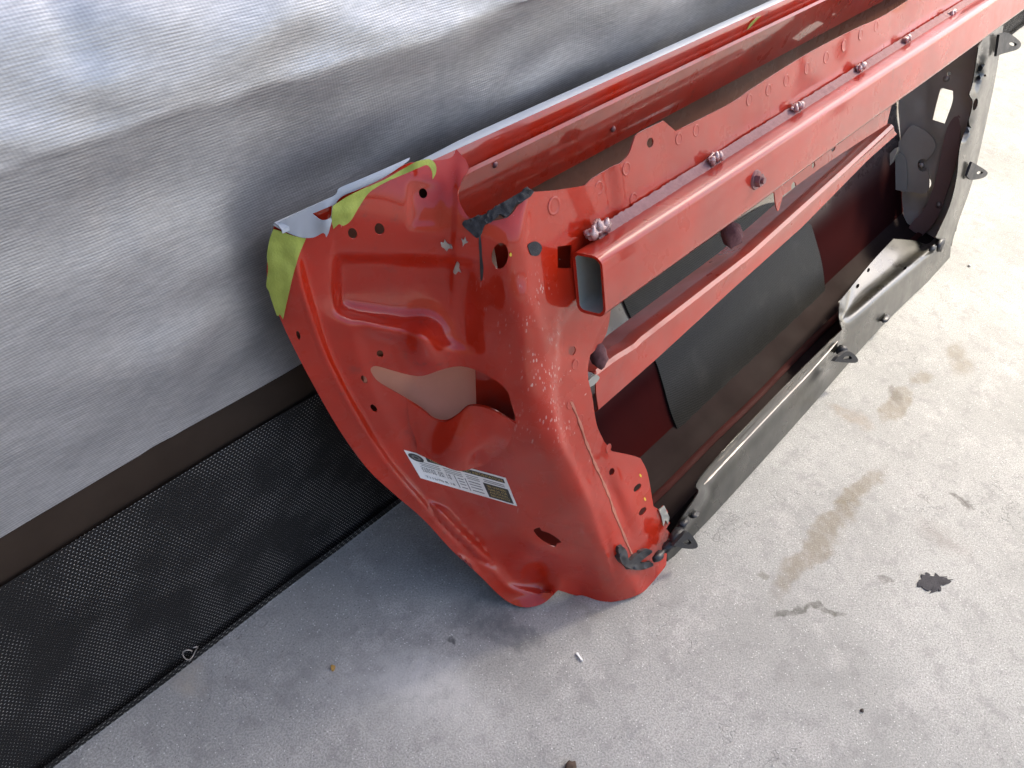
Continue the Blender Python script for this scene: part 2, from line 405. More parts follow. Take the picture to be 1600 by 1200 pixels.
    h = math_n(t, 'ADD', math_n(t, 'MULTIPLY', nz(t, 420, 1), .6), math_n(t, 'ADD', math_n(t, 'MULTIPLY', nz(t, 40, 2), .8), math_n(t, 'MULTIPLY', crack, -.6)))
    bump(t, b, h, .55, .0022)
    return m
gm = mesh('concrete_ground', [(-120, -120, 0), (120, -120, 0), (120, 120, 0), (-120, 120, 0)], [[0, 1, 2, 3]], concrete())
tag(put('concrete_ground', gm, None, None), kind='structure')

# ------------------------------------------------------------------ added, unseen: dark wall to darken the rear face, slab to shade near ground
bw = put('added_dark_wall', box_me('added_dark_wall', (-2.7, -5.0, 0), (-2.4, 6.0, 2.2), simple('added_wall_brown', (.15, .12, .10), .9, 0, .15, 4, 0, .2)), None, None)
tag(bw, kind='structure')
CZ, CX0, CX1, CY0, CY1 = 7.0, 3.75, 7.2, -2.8, 1.0
cn = put('added_shade_slab', box_me('added_shade_slab', (CX0, CY0, CZ), (CX1, CY1, CZ+.06), simple('added_slab_grey', (.40, .40, .40), .8, 0, .1, 8, 0, 0)), None, None)
tag(cn, kind='structure')
for x in (CX0+.1, CX1-.1):
    for y in (CY0+.1, CY1-.1):
        put('added_slab_post', box_me('added_slab_post', (x-.04, y-.04, 0), (x+.04, y+.04, CZ-.002), M['steel']), cn, None)

# ------------------------------------------------------------------ silver tarp curtain with brown band and mesh skirt
def tarp_mat():
    m, t, b = nodemat('silver_woven_tarp')
    p = pos(t); q = sep(t, p)
    ph = math_n(t, 'ADD', math_n(t, 'ADD', q[2], math_n(t, 'MULTIPLY', q[1], .6)), math_n(t, 'MULTIPLY', nz(t, 5, 2), .012))
    w1 = math_n(t, 'SINE', math_n(t, 'MULTIPLY', ph, 2*math.pi/.0027))
    w2 = math_n(t, 'SINE', math_n(t, 'MULTIPLY', math_n(t, 'ADD', q[0], math_n(t, 'MULTIPLY', q[2], .25)), 2*math.pi/.0031))
    mp = N(t, 'Mapping', _vector_type='POINT'); mp.inputs['Scale'].default_value = (70, 60, 300); L(t, p, mp.inputs['Vector'])
    thr = nz(t, 1.0, 3, .6, mp.outputs[0])
    h = math_n(t, 'ADD', math_n(t, 'MULTIPLY', math_n(t, 'MULTIPLY', w1, ramp(t, nz(t, 30, 3), .3, .7, .3, 1.0)), .3), math_n(t, 'ADD', math_n(t, 'MULTIPLY', w2, .07), math_n(t, 'MULTIPLY', thr, 1.2)))
    c = mix_col(t, ramp(t, h, .0, 1.5), (.34, .342, .35), (.60, .60, .605))
    c = mix_col(t, math_n(t, 'MULTIPLY', ramp(t, nz(t, 6, 4), .5, .75), .3), c, (.42, .41, .40))
    L(t, c, b.inputs['Base Color'])
    b.inputs['Metallic'].default_value = .75
    L(t, ramp(t, nz(t, 9), .3, .7, .40, .52), b.inputs['Roughness'])
    bump(t, b, h, .22, .0012)
    return m
def mesh_mat(px=.0044, pz=.0039, hw=.17, hh=.11, name='black_perforated_mesh'):
    m, t, b = nodemat(name)
    q = sep(t, pos(t))
    rz = math_n(t, 'DIVIDE', q[2], pz); row = math_n(t, 'FLOOR', rz)
    off = math_n(t, 'MULTIPLY', math_n(t, 'MODULO', row, 2.0), .5)
    fx = math_n(t, 'SUBTRACT', math_n(t, 'FRACT', math_n(t, 'ADD', math_n(t, 'DIVIDE', q[0], px), off)), .5)
    fz = math_n(t, 'SUBTRACT', math_n(t, 'FRACT', rz), .5)
    dot_size = ramp(t, nz(t, 13, 3), .34, .60, .3, 1.0)
    mx = math_n(t, 'LESS_THAN', math_n(t, 'ABSOLUTE', fx), math_n(t, 'MULTIPLY', dot_size, hw))
    mz = math_n(t, 'LESS_THAN', math_n(t, 'ABSOLUTE', fz), math_n(t, 'MULTIPLY', dot_size, hh))
    hole = math_n(t, 'MULTIPLY', mx, mz)
    hh_ = math_n(t, 'MULTIPLY', math_n(t, 'SINE', math_n(t, 'MULTIPLY', q[0], 2*math.pi/px)), math_n(t, 'SINE', math_n(t, 'MULTIPLY', q[2], 2*math.pi/pz)))
    c = mix_col(t, ramp(t, hh_, -.8, .8), (.010, .010, .010), (.022, .021, .020)); c = mix_col(t, hole, c, (.32, .31, .29))  # pale dots are opaque colour, not openings
    L(t, c, b.inputs['Base Color']); b.inputs['Roughness'].default_value = .85; b.inputs['Specular IOR Level'].default_value = .15
    bump(t, b, hh_, .15, .001)
    return m
tarp = empty('tarp_curtain', (1.2, .55, 0))
tag(tarp, 'silver woven tarp curtain with brown band and black mesh skirt behind the door', 'tarp')
def tarp_y(x, z):
    y = .552
    zc = .665+.004*noise.noise(Vector((x*5, 1, 1)))+.002*noise.noise(Vector((x*17, 1, 1)))
    if z > zc: y += (z-zc)*.30 if z < 1.0 else (1-zc)*.30+(z-1.0)*.15
    y -= .002*math.exp(-((zc-z)/.03)) if z < zc else .002*math.exp(-((z-zc)/.08))
    # soft horizontal folds and sagging wrinkles
    k = max(0, min(1, (z-.33)/.1))
    wv = .011*noise.noise(Vector((x*1.3+z*1.1, z*7.5, 3)))+.007*noise.noise(Vector((x*4.5+z*2, z*13, 8)))+.0025*noise.noise(Vector((x*13, z*26, 1)))
    if z > zc: wv += .006*noise.noise(Vector((x*5+z*4, z*11, 21)))+.004*noise.noise(Vector((x*16+z*9, z*30, 5)))
    y += .011+wv*(.35+.65*k) if z > .3 else .006+wv*.5
    y += .003*math.exp(-((x-.19-.07*z)/.006)**2)-.003*math.exp(-((x-.60)/.005)**2)
    # pressed back where the door leans on it
    if .30 < x < 2.2 and z < .62: y = max(y, .548)
    return y
xs = list(np.arange(-.5, 1.7, .012))+list(np.arange(1.7, 4.6, .08)); zs = list(np.arange(.33, .62, .0105))+list(np.arange(.625, .71, .004))+list(np.arange(.715, .95, .0105))+list(np.arange(.96, 1.36, .05))
def band_z(x, base): return base+.006*noise.noise(Vector((x*4, base*9, 2)))+.012*math.sin(x*3.1+1)*.5
rows = []
for k, z in enumerate(zs):
    rows.append([(x, tarp_y(x, z if k else band_z(x, .335)), z if k > 1 else (band_z(x, .335) if k == 0 else (band_z(x, .335)+.346+.004)/2+.003)) for x in xs])
loft('silver_sheet', rows, tarp_mat(), tarp, 0)
rows = []
for k in range(9):
    f = k/8; rows.append([(x, tarp_y(x, .335)+.0035+(.004 if k == 0 else 0)-.004*math.sin(f*3.14), band_z(x, .258)*(1-f)+(band_z(x, .335)+.006)*f) for x in xs])
loft('brown_band', rows, simple('brown_vinyl_band', (.036, .025, .018), .8, 0, .25, 18, 0, .15, .1), tarp, 0)
def skirt_y(x, z):
    f = z/.26
    return .533+.026*f+.004*math.sin(x*9+2)*(1-abs(2*f-1))+.006*noise.noise(Vector((x*5, z*9, 4)))*(f*(1-f)*4+.15)
rows = []
for k in range(25):
    f = k/24; rows.append([(x, skirt_y(x, f*.26)-(.0 if f > .15 else .002), .002+f*(band_z(x, .258)+.022-.002)) for x in xs])
loft('mesh_skirt', rows, mesh_mat(), tarp, 0)
rows = [[(x, skirt_y(x, .01)-.006-.004*k/3, .002+.024*k/4) for x in xs] for k in range(5)]
loft('hem_seam', rows, mesh_mat(.0075, .0085, .22, .12, 'black_seam_strip'), tarp, 0)

# ------------------------------------------------------------------ the car door
door = empty('car_door', (.75, .25, 0))
tag(door, 'stripped red car door shell leaning on the silver tarp', 'car door')
# --- outer skin
def skin_rows(off, zz):
    rows = []
    for z in zz:
        xr = float(np.interp(z, HEM_Z, HEM_X))+.004; xf = 1.90+.30*z
        rows.append([(xr+(xf-xr)*k/40, skinY(z)-off+.004*math.sin(math.pi*k/40)*0, z) for k in range(41)])
    return rows
zz = [0.004, .006, .012, .022, .04]+list(np.linspace(.06, .556, 34))
loft('outer_skin', skin_rows(0, zz), M['shaded_primer'], door, .0015)
# --- rear end: flange, step, jamb face and rounded edge to the inner panel: depth known at key points, smooth in between
keys = []
hem = [(428,352,.53),(418,440,.53),(437,496,.523),(469,563,.508),(524,662,.485),(572,730,.462),(617,773,.435),(662,812,.405),(707,861,.372),(749,899,.342),(779,929,.318),(801,944,.30),(824,949,.283),(850,942,.27),(874,921,.262)]
for x, y, Y in hem: keys.append((x, y, Y/ray(x, y)[1]))
for x, y, X in [(449,444,.350),(490,485,.365),(524,575,.378),(595,700,.410),(662,782,.437),(700,827,.455),(737,865,.477),(775,887,.497),(800,918,.510),(842,924,.540),
                (480,372,.372),(540,330,.405),(640,262,.47),(713,235,.52),
                (524,462,.388),(557,519,.396),(587,606,.408),(640,700,.435),(700,782,.462),(730,805,.478),(794,835,.505),(824,876,.523),(842,905,.545),
                (660,430,.462),(690,620,.466),(770,740,.492),
                (737,350,.495),(752,440,.495),(767,522,.493),(786,575,.493),(797,617,.494),(820,674,.503),(857,760,.527),(895,835,.556),(932,905,.588),
                (728,300,.505),(905,928,.58),(940,936,.592)]:
    keys.append((x, y, X/ray(x, y)[0]))
for x, y in [(809,380),(820,462),(842,537),(850,625),(876,700),(914,775),(955,850),(970,887),(985,905),(1039,884),(1000,926),(835,300),(880,297),(920,291),(860,420),(900,450),(880,560),(940,520),(905,640),(925,617),(930,720),(960,770),(985,830),(999,714),(1012,740),(1040,800),(1000,860),(1020,840),(960,440),(950,380),(940,330)]:
    p = onIP(x, y); keys.append((x, y, p[0]/ray(x, y)[0]))
K = np.array(keys); sc = 300.0
def tps_u(r2): return np.where(r2 > 1e-12, r2*np.log(np.maximum(r2, 1e-12)), 0)
XY = K[:, :2]/sc; n_ = len(K)
A = np.zeros((n_+3, n_+3)); A[:n_, :n_] = tps_u(((XY[:, None]-XY[None])**2).sum(2))+np.eye(n_)*6e-3
A[:n_, n_] = 1; A[:n_, n_+1:] = XY; A[n_, :n_] = 1; A[n_+1:, :n_] = XY.T
wts = np.linalg.solve(A, np.concatenate([K[:, 2], [0, 0, 0]]))
def sig(x): return 1/(1+math.exp(-max(-40, min(40, x))))
def gauss(x, y, cx, cy, rx, ry, a=0):
    ca, sa = math.cos(R(a)), math.sin(R(a)); dx, dy = x-cx, y-cy
    return math.exp(-(((dx*ca+dy*sa)/rx)**2+((-dx*sa+dy*ca)/ry)**2))
FL = cr_curve([(470,380),(474,425),(490,485),(524,575),(595,700),(662,782),(700,827),(737,865),(775,887),(800,912),(842,922)], 6, False)
ST = cr_curve([(520,400),(524,462),(557,519),(587,606),(640,700),(700,782),(740,805),(794,835),(824,876),(842,905)], 6, False)
RB = cr_curve([(870,560),(868,610),(880,690),(905,740),(930,800),(945,850)], 6, False)
def side(poly, x, y):
    """signed pixel distance to a polyline (positive on its right when walking down)"""
    A_, B_ = poly[:-1], poly[1:]; d = B_-A_; l = (d**2).sum(1)
    s = np.clip(((x-A_[:, 0])*d[:, 0]+(y-A_[:, 1])*d[:, 1])/l, 0, 1)
    q = np.stack([A_[:, 0]+s*d[:, 0]-x, A_[:, 1]+s*d[:, 1]-y], 1); dd = np.sqrt((q**2).sum(1)); i = int(dd.argmin())
    cross = d[i, 0]*(y-A_[i, 1])-d[i, 1]*(x-A_[i, 0])
    return dd[i]*(1 if cross < 0 else -1)
def jamb_t(x, y):
    r2 = ((XY-np.array([x, y])/sc)**2).sum(1)
    t = float(tps_u(r2)@wts[:n_]+wts[n_]+wts[n_+1]*x/sc+wts[n_+2]*y/sc)
    d = 0.0
    if x > 780:
        f = max(0.0, min(1.0, side(CEP, x, y)/22)); f = f*f*(3-2*f)
        if f > 0: t = t*(1-f)+f*((IP0-CAM)@IPN)/(ray(x, y)@IPN)
    if x < 990:
        s1 = side(FL, x, y); s2 = side(ST, x, y)
        fade = sig((y-400)/15)*sig((-side(CEP, x, y)-34)/9)
        d += .010*sig(s1/3.0)*fade                      # step down from the flange
        d -= .006*math.exp(-((s1+7)/5)**2)*fade*.35      # rolled bead along the flange
        d += .006*sig(s2/5.0)*fade*(1-sig((x-760)/20))
    # upper pocket of the jamb, sunk
    d += .010*sig((x-528)/2.6)*sig((738-x)/8)*sig((y-402+(x-540)*-.03)/3)*sig((488-y+(x-540)*.30)/4)
    # ridge running out to the rounded knob
    d -= .014*gauss(x, y, 612, 512, 62, 17, 8)
    d -= .024*gauss(x, y, 662, 528, 27, 27)
    d -= .014*gauss(x, y, 672, 560, 30, 26)
    d -= .004*sig((x-712+(y-300)*.05)/3)*sig((y-262)/8)*sig((470-y)/12)*sig((745-x)/10)
    d += .004*sig((x-640)/3)*sig((y-290)/5)*sig((352-y)/5)*sig((690-x)/4)
    # lower pocket with plug hole
    d -= .006*gauss(x, y, 840, 850, 34, 14, 25)
    d += .004*gauss(x, y, 852, 838, 30, 16, 25)
    # shiny bump on the lower flange
    d -= .006*gauss(x, y, 730, 858, 30, 9, 42)
    # inner panel: raised rib beside the opening, sunk lower plate
    if x > 820:
        s3 = side(RB, x, y); lim = sig((y-520)/14)*sig((885-y)/10)
        d += .007*sig(s3/2.4)*lim
        d -= .004*gauss(x, y, 985, 790, 16, 55, -22)
        d += .004*gauss(x, y, 960, 775, 10, 60, -24)
        d += .004*sig((y-690+(x-940)*-.1)/6)*sig((x-942)/6)
        # pressed diagonal of the upper near corner
        d += .007*sig((y-470+(x-905)*1.25)/4)*sig((x-866)/8)*sig((560-y)/10)*.8
    t += d
    # never through the outer skin
    dr = ray(x, y); e = side(HEMP, x, y)
    if e > 0:
        p = CAM+dr*t; gap = skinY(p[2])-p[1]-.011*min(1, e/28)
        if gap < 0: t += gap/dr[1]*1.0
    return t
CEP = np.array([(809,280),(809,380),(820,462),(842,537),(850,625),(876,700),(914,775),(955,850),(970,887),(985,915)], float)
HEMP = np.array([(428,352),(418,440),(437,496),(469,563),(524,662),(572,730),(617,773),(662,812),(707,861),(749,899),(779,929),(801,944),(824,949),(850,942)], float)
def jamb(off=0.0):
    def f(x, y):
        return CAM+ray(x, y)*(jamb_t(x, y)-off)
    return f
jc = [(428,352,1),(419,395),(418,440),(437,496),(469,563),(524,662),(572,730),(617,773),(662,812),(707,861),(749,899),(779,929),(801,944),(824,949),(850,942),(872,922,1),(905,932),(932,939),(960,940),(1000,928),(1030,900),(1041,882,1),
      (1043,846,1),(1048,834,1),(1041,826,1),(1047,817,1),(1040,809,1),(1044,800,1),(1037,790,1),(1031,797,1),(1021,791,1),(1012,740),(1001,716,1),(985,711),(956,705,1),(944,690,1),(932,662),(925,617),(919,590),(921,560),(935,520),(955,480),(962,440),(958,380),(945,335),(932,292,1),
      (914,290,1),(870,297),(835,300,1),(812,318),(795,338),(760,347),(738,344),(724,328),(715,305),(722,282),(732,264),(728,250,1),(713,233,1),(700,248),(640,254,1),(600,272),(560,290),(520,312,1)]
hole_px = [(579,577),(587,572),(610,578),(640,586),(662,587),(689,578),(711,573),(730,574),(752,582),(775,595),(792,610),(798,628),(805,657),(790,651),(771,640),(749,633),(730,634),(715,647),(696,657),(677,653),(659,638),(625,617),(595,599),(584,588)]
jholes = [cr_curve(hole_px, 4), ell(661,302,6.5,8,-15), ell(593,358,7.5,9.5,-20), ell(551,365,7,9,-20), ell(781,400,13,21,8,24),
          cr_curve([(871,385,1),(893,383,1),(893,419,1),(872,419,1)], 2), ell(894,548,5.5,7.5,15), ell(594,553,5,6,-30), ell(569,593,4,7,-35), ell(584,638,4,7,-35), ell(466,524,3,7,-15),
          cr_curve([(834,828),(843,824),(846,829),(858,833),(872,842),(877,848),(870,850),(868,855),(856,850),(845,843),(838,836)], 3),
          ell(956,737,4,6,20), ell(996,762,8,4,-50), ell(1004,799,8,4,-50)]
rear = sheet('rear_end_panel', jc, jamb(), [M['red'], M['shaded_primer']], door, jholes, step=3.8, thick=.0014, smooth=50)
# --- reinforcement behind the near corner, seen through the holes
sheet('corner_backing', [(768,366,1),(900,366,1),(950,420),(948,520),(900,575,1),(850,570),(800,520)], lambda x, y: CAM+ray(x, y)*(jamb_t(x, y)+.035), M['red'], door, step=14, thick=.0015)
sheet('corner_backing', [(742,556,1),(826,576,1),(826,672,1),(745,660,1)], lambda x, y: CAM+ray(x, y)*(jamb_t(x, y)+.045), M['red_dusty'], door, step=14, thick=.0015)  # added backing sheet that darkens the right end of the cutout
# --- tan primed plate behind the cutout
sheet('primed_plate', [(565,560,1),(700,556),(744,566,1),(757,622,1),(738,640),(705,672),(640,650),(570,610,1)], lambda x, y: CAM+ray(x, y)*min(max(jamb_t(690, 600), jamb_t(650, 575), jamb_t(700, 650))+.020, (onSkin(x, y, .010)[0])/ray(x, y)[0]), simple('tan_primer', (.66, .30, .20), .7, 0, .1, 30, 0, .05, .08), door, step=16, thick=.004)
# --- striker pocket bulge that overlaps the label
PK = [(652,709,1),(672,718),(697,730),(717,736),(734,733),(756,727,1),(790,700),(806,662,1),(790,653),(771,642),(749,635),(731,636),(716,648),(697,659),(677,655),(659,641),(636,626,1),(640,660),(650,690)]
def pocket(x, y):
    lip = sig((y-640)/18)
    cyl = gauss(x, y, 712, 715, 42, 70, 12)
    edge = min(1, seg_dist(np.array([(800,640),(800,690),(757,727),(790,700)], float), x, y, False)/28)*min(1, max(0, (x-634))/22)
    return CAM+ray(x, y)*(jamb_t(x, y)-.0015-(.030*cyl+.006*lip)*edge)
sheet('striker_pocket', PK, pocket, M['red'], rear, step=5, thick=.0014, smooth=60)
# --- upper inner panel sheet
top_edge = [(913,292,1),(926,279),(956,261),(971,254),(983,240),(990,221),(998,208),(1037,189,1),(1056,205,1),(1124,171),(1154,154),(1178,137),(1262,84),(1337,45),(1375,28),(1420,0),(1470,-34,1)]
lowl = [proj(ippt(x, .46, .003))+(1,) for x in (1.9, 1.4, 1.0, .75, .63)]
def upper(off=.003):
    def f(x, y):
        n = off
        n += .004*sig((x-966)/3)*(1-sig((x-1500)/10))*sig((300-y)/6)*0
        n -= .0035*sig((957+(y-262)*.12-x)/2.5)
        w_ = max(0, (x-1230)/200)
        n += w_*.006*math.sin(x*.075+y*.02)*sig((y-60+(x-1290)*.55)/-12)
        n += .0016*noise.noise(Vector((x*.012, y*.012, 5)))
        return onIP(x, y, n)
    return f
up = sheet('inner_panel', top_edge+lowl+[(915,372,1)], upper(), [M['red_rail'], M['shaded_primer']], door,
           [ell(1016,223,5,8,10)], step=9, thick=.0015, smooth=50)
# --- welded box rail (impact beam)
TS0, TS1, TN0, TN1 = .452, .520, .003, .041
def rrect(s0, s1, n0, n1, r, k=5):
    out = []
    for cs_, cn_, a0 in ((s1-r, n1-r, 0), (s0+r, n1-r, 90), (s0+r, n0+r, 180), (s1-r, n0+r, 270)):
        for i in range(k+1):
            a = R(a0+90*i/k); out.append((cs_+r*math.cos(a), cn_+r*math.sin(a)))
    return out
X0, X1 = .592, 2.06
so, si = rrect(TS0, TS1, TN0, TN1, .010), rrect(TS0+.0035, TS1-.0035, TN0+.0035, TN1-.0035, .0075)
nn = len(so); V = []; F = []; fm = []
secs = [X0]+list(np.linspace(X0+.01, X1, 24))
for k, x in enumerate(secs):
    for s, n in so: V.append(ippt(x+(.004*math.sin(s*80) if k == 0 else 0), s, n+.0006*math.sin(x*9)))
for k in range(len(secs)-1):
    for j in range(nn): F.append([k*nn+j, k*nn+(j+1) % nn, (k+1)*nn+(j+1) % nn, (k+1)*nn+j]); fm.append(0)
b0 = len(V)
for x in (X0, X1):
    for s, n in si: V.append(ippt(x+(.004*math.sin(s*80) if x == X0 else 0), s, n))
for j in range(nn):
    F.append([j, b0+j, b0+(j+1) % nn, (j+1) % nn]); fm.append(0)
    F.append([b0+j, b0+nn+j, b0+nn+(j+1) % nn, b0+(j+1) % nn]); fm.append(1)
    e = (len(secs)-1)*nn; F.append([e+j, e+(j+1) % nn, b0+nn+(j+1) % nn, b0+nn+j]); fm.append(0)
rail_o = put('impact_beam', mesh('impact_beam', V, F, [M['red_rail'], M['tube_in']], fm), door, 40)
# weld seam and weld beads along its upper edge
rows = []
for x in np.arange(.625, 2.0, .004):
    j = lambda k: .0016*noise.noise(Vector((x*90, k, 1)))+.0012*noise.noise(Vector((x*240, k, 4)))
    rows.append([ippt(x, TS1-.002, .016+j(1)), ippt(x, TS1+.0016, .0125+j(2)), ippt(x, TS1+.004+j(3), .0085+j(5)), ippt(x, TS1+.0085+j(4), .0052)])
loft('weld_seam', rows, M['dustbead'], rail_o, 0, 70)
for i, (x, y, s) in enumerate([(933,358,1.25),(1115,247,1.0),(1244,167,.9),(1343,105,.85),(1415,61,.8),(1486,20,.8)]):
    c = onIP(x, y, .010)
    o = lump('weld_bead', c, [(.013*s, 0, 0), tuple(IPS*.0055*s), tuple(IPN*.005*s)], M['weld'], rail_o, i, .6, 3)
    for q in range(3):
        lump('weld_spatter', c+np.array([.009*s*(q-1), 0, 0])+IPN*.004+IPS*.002*(q % 2), [(.004*s, 0, 0), tuple(IPS*.0065*s), tuple(IPN*.0035*s)], M['weld'], rail_o, i*5+q, .45, 2)
# spot weld rings pressed into the sheets (shared mesh)
def ring_mesh():
    V, F = [], []
    prof = [(1.0, 0), (.90, .055), (.78, .0), (.60, -.01), (0.0, .0)]; n = 14
    for r, h in prof[:-1]:
        for k in range(n): a = 2*math.pi*k/n; V.append(np.array([r*math.cos(a), 0, 0])+IPS*(r*math.sin(a))+IPN*h)
    V.append(IPN*prof[-1][1])
    for i in range(len(prof)-2):
        for k in range(n): F.append([i*n+k, i*n+(k+1) % n, (i+1)*n+(k+1) % n, (i+1)*n+k])
    b = (len(prof)-2)*n
    for k in range(n): F.append([b+k, b+(k+1) % n, len(V)-1])
    return mesh('spot_weld', V, F, M['red_rail'])
rm = ring_mesh(); rm.polygons.foreach_set('use_smooth', [True]*len(rm.polygons))
def spot(x, y, r, par, off):
    o = link(bpy.data.objects.new('spot_weld', rm)); o.parent = par
    o.location = Vector(onIP(x, y, off))   # parent mesh origin is compensated below
    w0 = Vector((0, 0, 0)); q = par
    while q is not None: w0 += q.location; q = q.parent
    o.location -= w0; o.scale = (r, r, r)
for x, y, r in [(936,294,.0075),(979,264,.0075),(1061,217,.007),(1088,204,.007),(1171,156,.0075),(1201,141,.0075),(1229,126,.008),(1261,107,.008),(1291,90,.0085),(1319,71,.0085),(1345,54,.008),(1369,41,.008),(990,311,.007)]:
    spot(x, y, r, up, (upper()(x, y)-IP0)@IPN+.0003)
for x, y, r in [(866,322,.0095),(899,570,.006),(891,632,.006),(907,655,.006),(937,735,.006),(951,700,.0055)]:
    p = jamb(0)(x, y); spot(x, y, r, rear, (p-IP0)@IPN+.0004)
# bolt through the rail face
def bolt(x, y, off, r, par, mat):
    c = onIP(x, y, off); V = []; F = []
    prof = [(1.45, 0, 18), (1.4, .25, 18), (1.0, .3, 6), (1.0, .95, 6), (.85, 1.05, 6), (.45, 1.05, 12), (.45, 1.45, 12), (.36, 1.55, 12)]
    bm = bmesh.new()
    def cyl(r0, r1, h0, h1, n):
        a = [bm.verts.new(c+(np.array([math.cos(2*math.pi*k/n), 0, 0])+IPS*math.sin(2*math.pi*k/n))*r0*r+IPN*h0*r) for k in range(n)]
        b = [bm.verts.new(c+(np.array([math.cos(2*math.pi*k/n), 0, 0])+IPS*math.sin(2*math.pi*k/n))*r1*r+IPN*h1*r) for k in range(n)]
        for k in range(n): bm.faces.new([a[k], a[(k+1) % n], b[(k+1) % n], b[k]])
        bm.faces.new(b)
    cyl(1.5, 1.35, -.1, .3, 20); cyl(1.0, .95, .28, 1.05, 6); cyl(.5, .48, 1.03, 1.5, 12)
    me = bpy.data.meshes.new('bolt'); bm.to_mesh(me); bm.free(); me.materials.append(mat)
    return put('bolt', me, par, 30)
bolt(1180, 281, TN1, .0085, rail_o, M['bolt'])
# --- bracket strip hanging below the rail
sheet('rail_bracket', [(1209,290,1),(1212,318),(1216,330),(1220,318),(1223,306,1),(1300,250),(1386,194,1),(1394,160,1)], ip(.012), [M['red_rail'], M['shaded_primer']], rail_o,
      [ell(1240,291,3.5,7,10), ell(1271,258,2.5,5,10), ell(1302,230,3.5,7,10)], step=10, thick=.0015)
def roll(x, y): return onIP(x, y, .012-.025*((y-165)/40)**2)
sheet('rolled_bracket', [(1345,205,1),(1360,208),(1372,200),(1386,180),(1392,160,1),(1372,172),(1352,188)], roll, M['bracket'], rail_o, step=6, thick=.0015)
# --- lower channel beam inside the opening
bt = [(929,584),(960,560),(992,541),(1000,532),(1175,396),(1321,264),(1395,196)]; bb = [(934,643),(1025,563),(1137,460),(1250,359),(1355,252),(1400,212)]
def par_int(line, n):
    P_ = np.array(line, float); l = np.concatenate([[0], np.cumsum(np.linalg.norm(np.diff(P_, axis=0), axis=1))]); s = np.linspace(0, l[-1], n)
    return np.stack([np.interp(s, l, P_[:, 0]), np.interp(s, l, P_[:, 1])], 1)
T_, B_ = par_int(bt, 40), par_int(bb, 40); rows = []
for k in range(40):
    o = -.034; ft = onIP(*T_[k], o); fb = onIP(*B_[k], o-.004); r = []
    d = np.array([0, IPN[1], IPN[2]])
    r += [ft-d*.055-IPS*.010, ft-d*.024-IPS*.001, ft-d*.019+IPS*.0006, ft-d*.003+IPS*.0004, ft-IPS*.003, (ft+fb)/2-d*.002, fb+IPS*.004, fb-d*.004, fb-d*.03-IPS*.002]
    rows.append(r)
beam = loft('channel_beam', rows, M['red_dusty'], door, .0018, smooth=35)
lump('foam_plug', onIP(1143, 366, -.045), [(.016, 0, 0), tuple(IPS*.019), tuple(IPN*.014)], M['foam'], beam, 3, .25, 3)
lump('foam_plug', onIP(936, 557, -.028), [(.010, 0, 0), tuple(IPS*.017), tuple(IPN*.010)], M['foam'], beam, 9, .3, 3)
sheet('beam_tab', [(918,596,1),(930,586),(937,590),(930,600),(920,606,1)], ip(-.012), M['bracket'], beam, step=4, thick=.003)
# --- ribbed sound pad on the inside of the skin
sheet('sound_pad', [(972,463,1),(984,492),(1003,530),(1023,561),(1036,600),(1047,640),(1059,672,1),(1077,682,1),(1180,575),(1291,467,1),(1284,410),(1268,352,1),(1240,330),(1200,318),(1106,376,1)], lambda x, y: onSkin(x, y, .006), M['pad'], door, step=9, thick=.004)
# --- bottom of the shell between skin and sill
rows = []
for k in range(30):
    x = .74+(1.93-.74)*k/29
    rows.append([(x, .325, .030), (x, .300, .014), (x, .275, .0095), (x, .235, .0095), (x, .214, .010), (x, .206, .018), (x, .216, .05)])
loft('bottom_channel', rows, simple('black_floor_paint', (.022, .014, .013), .7, 0, .5, 14, 0, .1, .04), door, .0015)
rows = [[(x, .262+.006*math.sin(a)+.004*noise.noise(Vector((x*5, 1, 1))), .012+.006*max(0, math.cos(a*.5))) for a in np.linspace(-3, 3, 9)] for x in np.linspace(.72, 1.85, 24)]
loft('drain_rib', rows, simple('dark_red_overspray', (.05, .012, .011), .65, 0, .5, 12, 0, .1, .06), door, 0)
# --- black sill
LIP = cr_curve([(1044,842),(1065,811),(1091,772),(1097,747),(1200,634),(1316,515)], 5, False)
CREASE = np.array([(1035,892),(1317,532),(1400,462),(1484,392)], float)
def sill(x, y):
    n = .002
    s = side(LIP, x, y)
    if x < 1317: n += sig((x-1055)/8)*(.009*sig((9-abs(s))/3.5)-.003*math.exp(-((abs(s)-17)/6)**2))
    n -= .008*sig((1062-x)/6)
    c = side(CREASE, x, y) if x > 1300 else 0
    if x > 1300:
        up_ = max(0, seg_dist(CREASE, x, y, False)-4) if (y < np.interp(x, CREASE[:, 0], CREASE[:, 1])) else 0
        n -= sig((x-1312)/5)*(.0010*up_*min(1, up_/26)-.004*math.exp(-((up_-20)/11)**2))
        
    n += .010*gauss(x, y, 1283, 578, 16, 9, -48)
    n += .0010*noise.noise(Vector((x*.02, y*.02, 2)))
    return onIP(x, y, n)
sl = [(1043,880,1),(1130,788),(1250,655),(1384,503),(1484,410,1),(1486,382,1),(1462,370,1),(1449,381),(1430,376),(1396,373,1),(1360,412),(1312,471,1),(1311,495),(1316,515,1),(1200,632),(1095,745),(1091,770),(1065,809),(1042,846,1)]
sillo = sheet('sill_panel', sl, sill, M['ecoat'], door, [ell(1414,419,3.5,2.2,-40), ell(1357,422,2,3.5,20), ell(1340,447,2.2,4,30)], step=4.5, thick=.0018, smooth=60)
lp = [onIP(x, y, .0125) for x, y in par_int([(1100,757),(1140,714),(1205,645),(1260,588),(1309,533)], 24)]
tube('scuffed_lip', lp, [.0006]+[.0016]*22+[.0006], M['steel'], sillo, 6, .3)
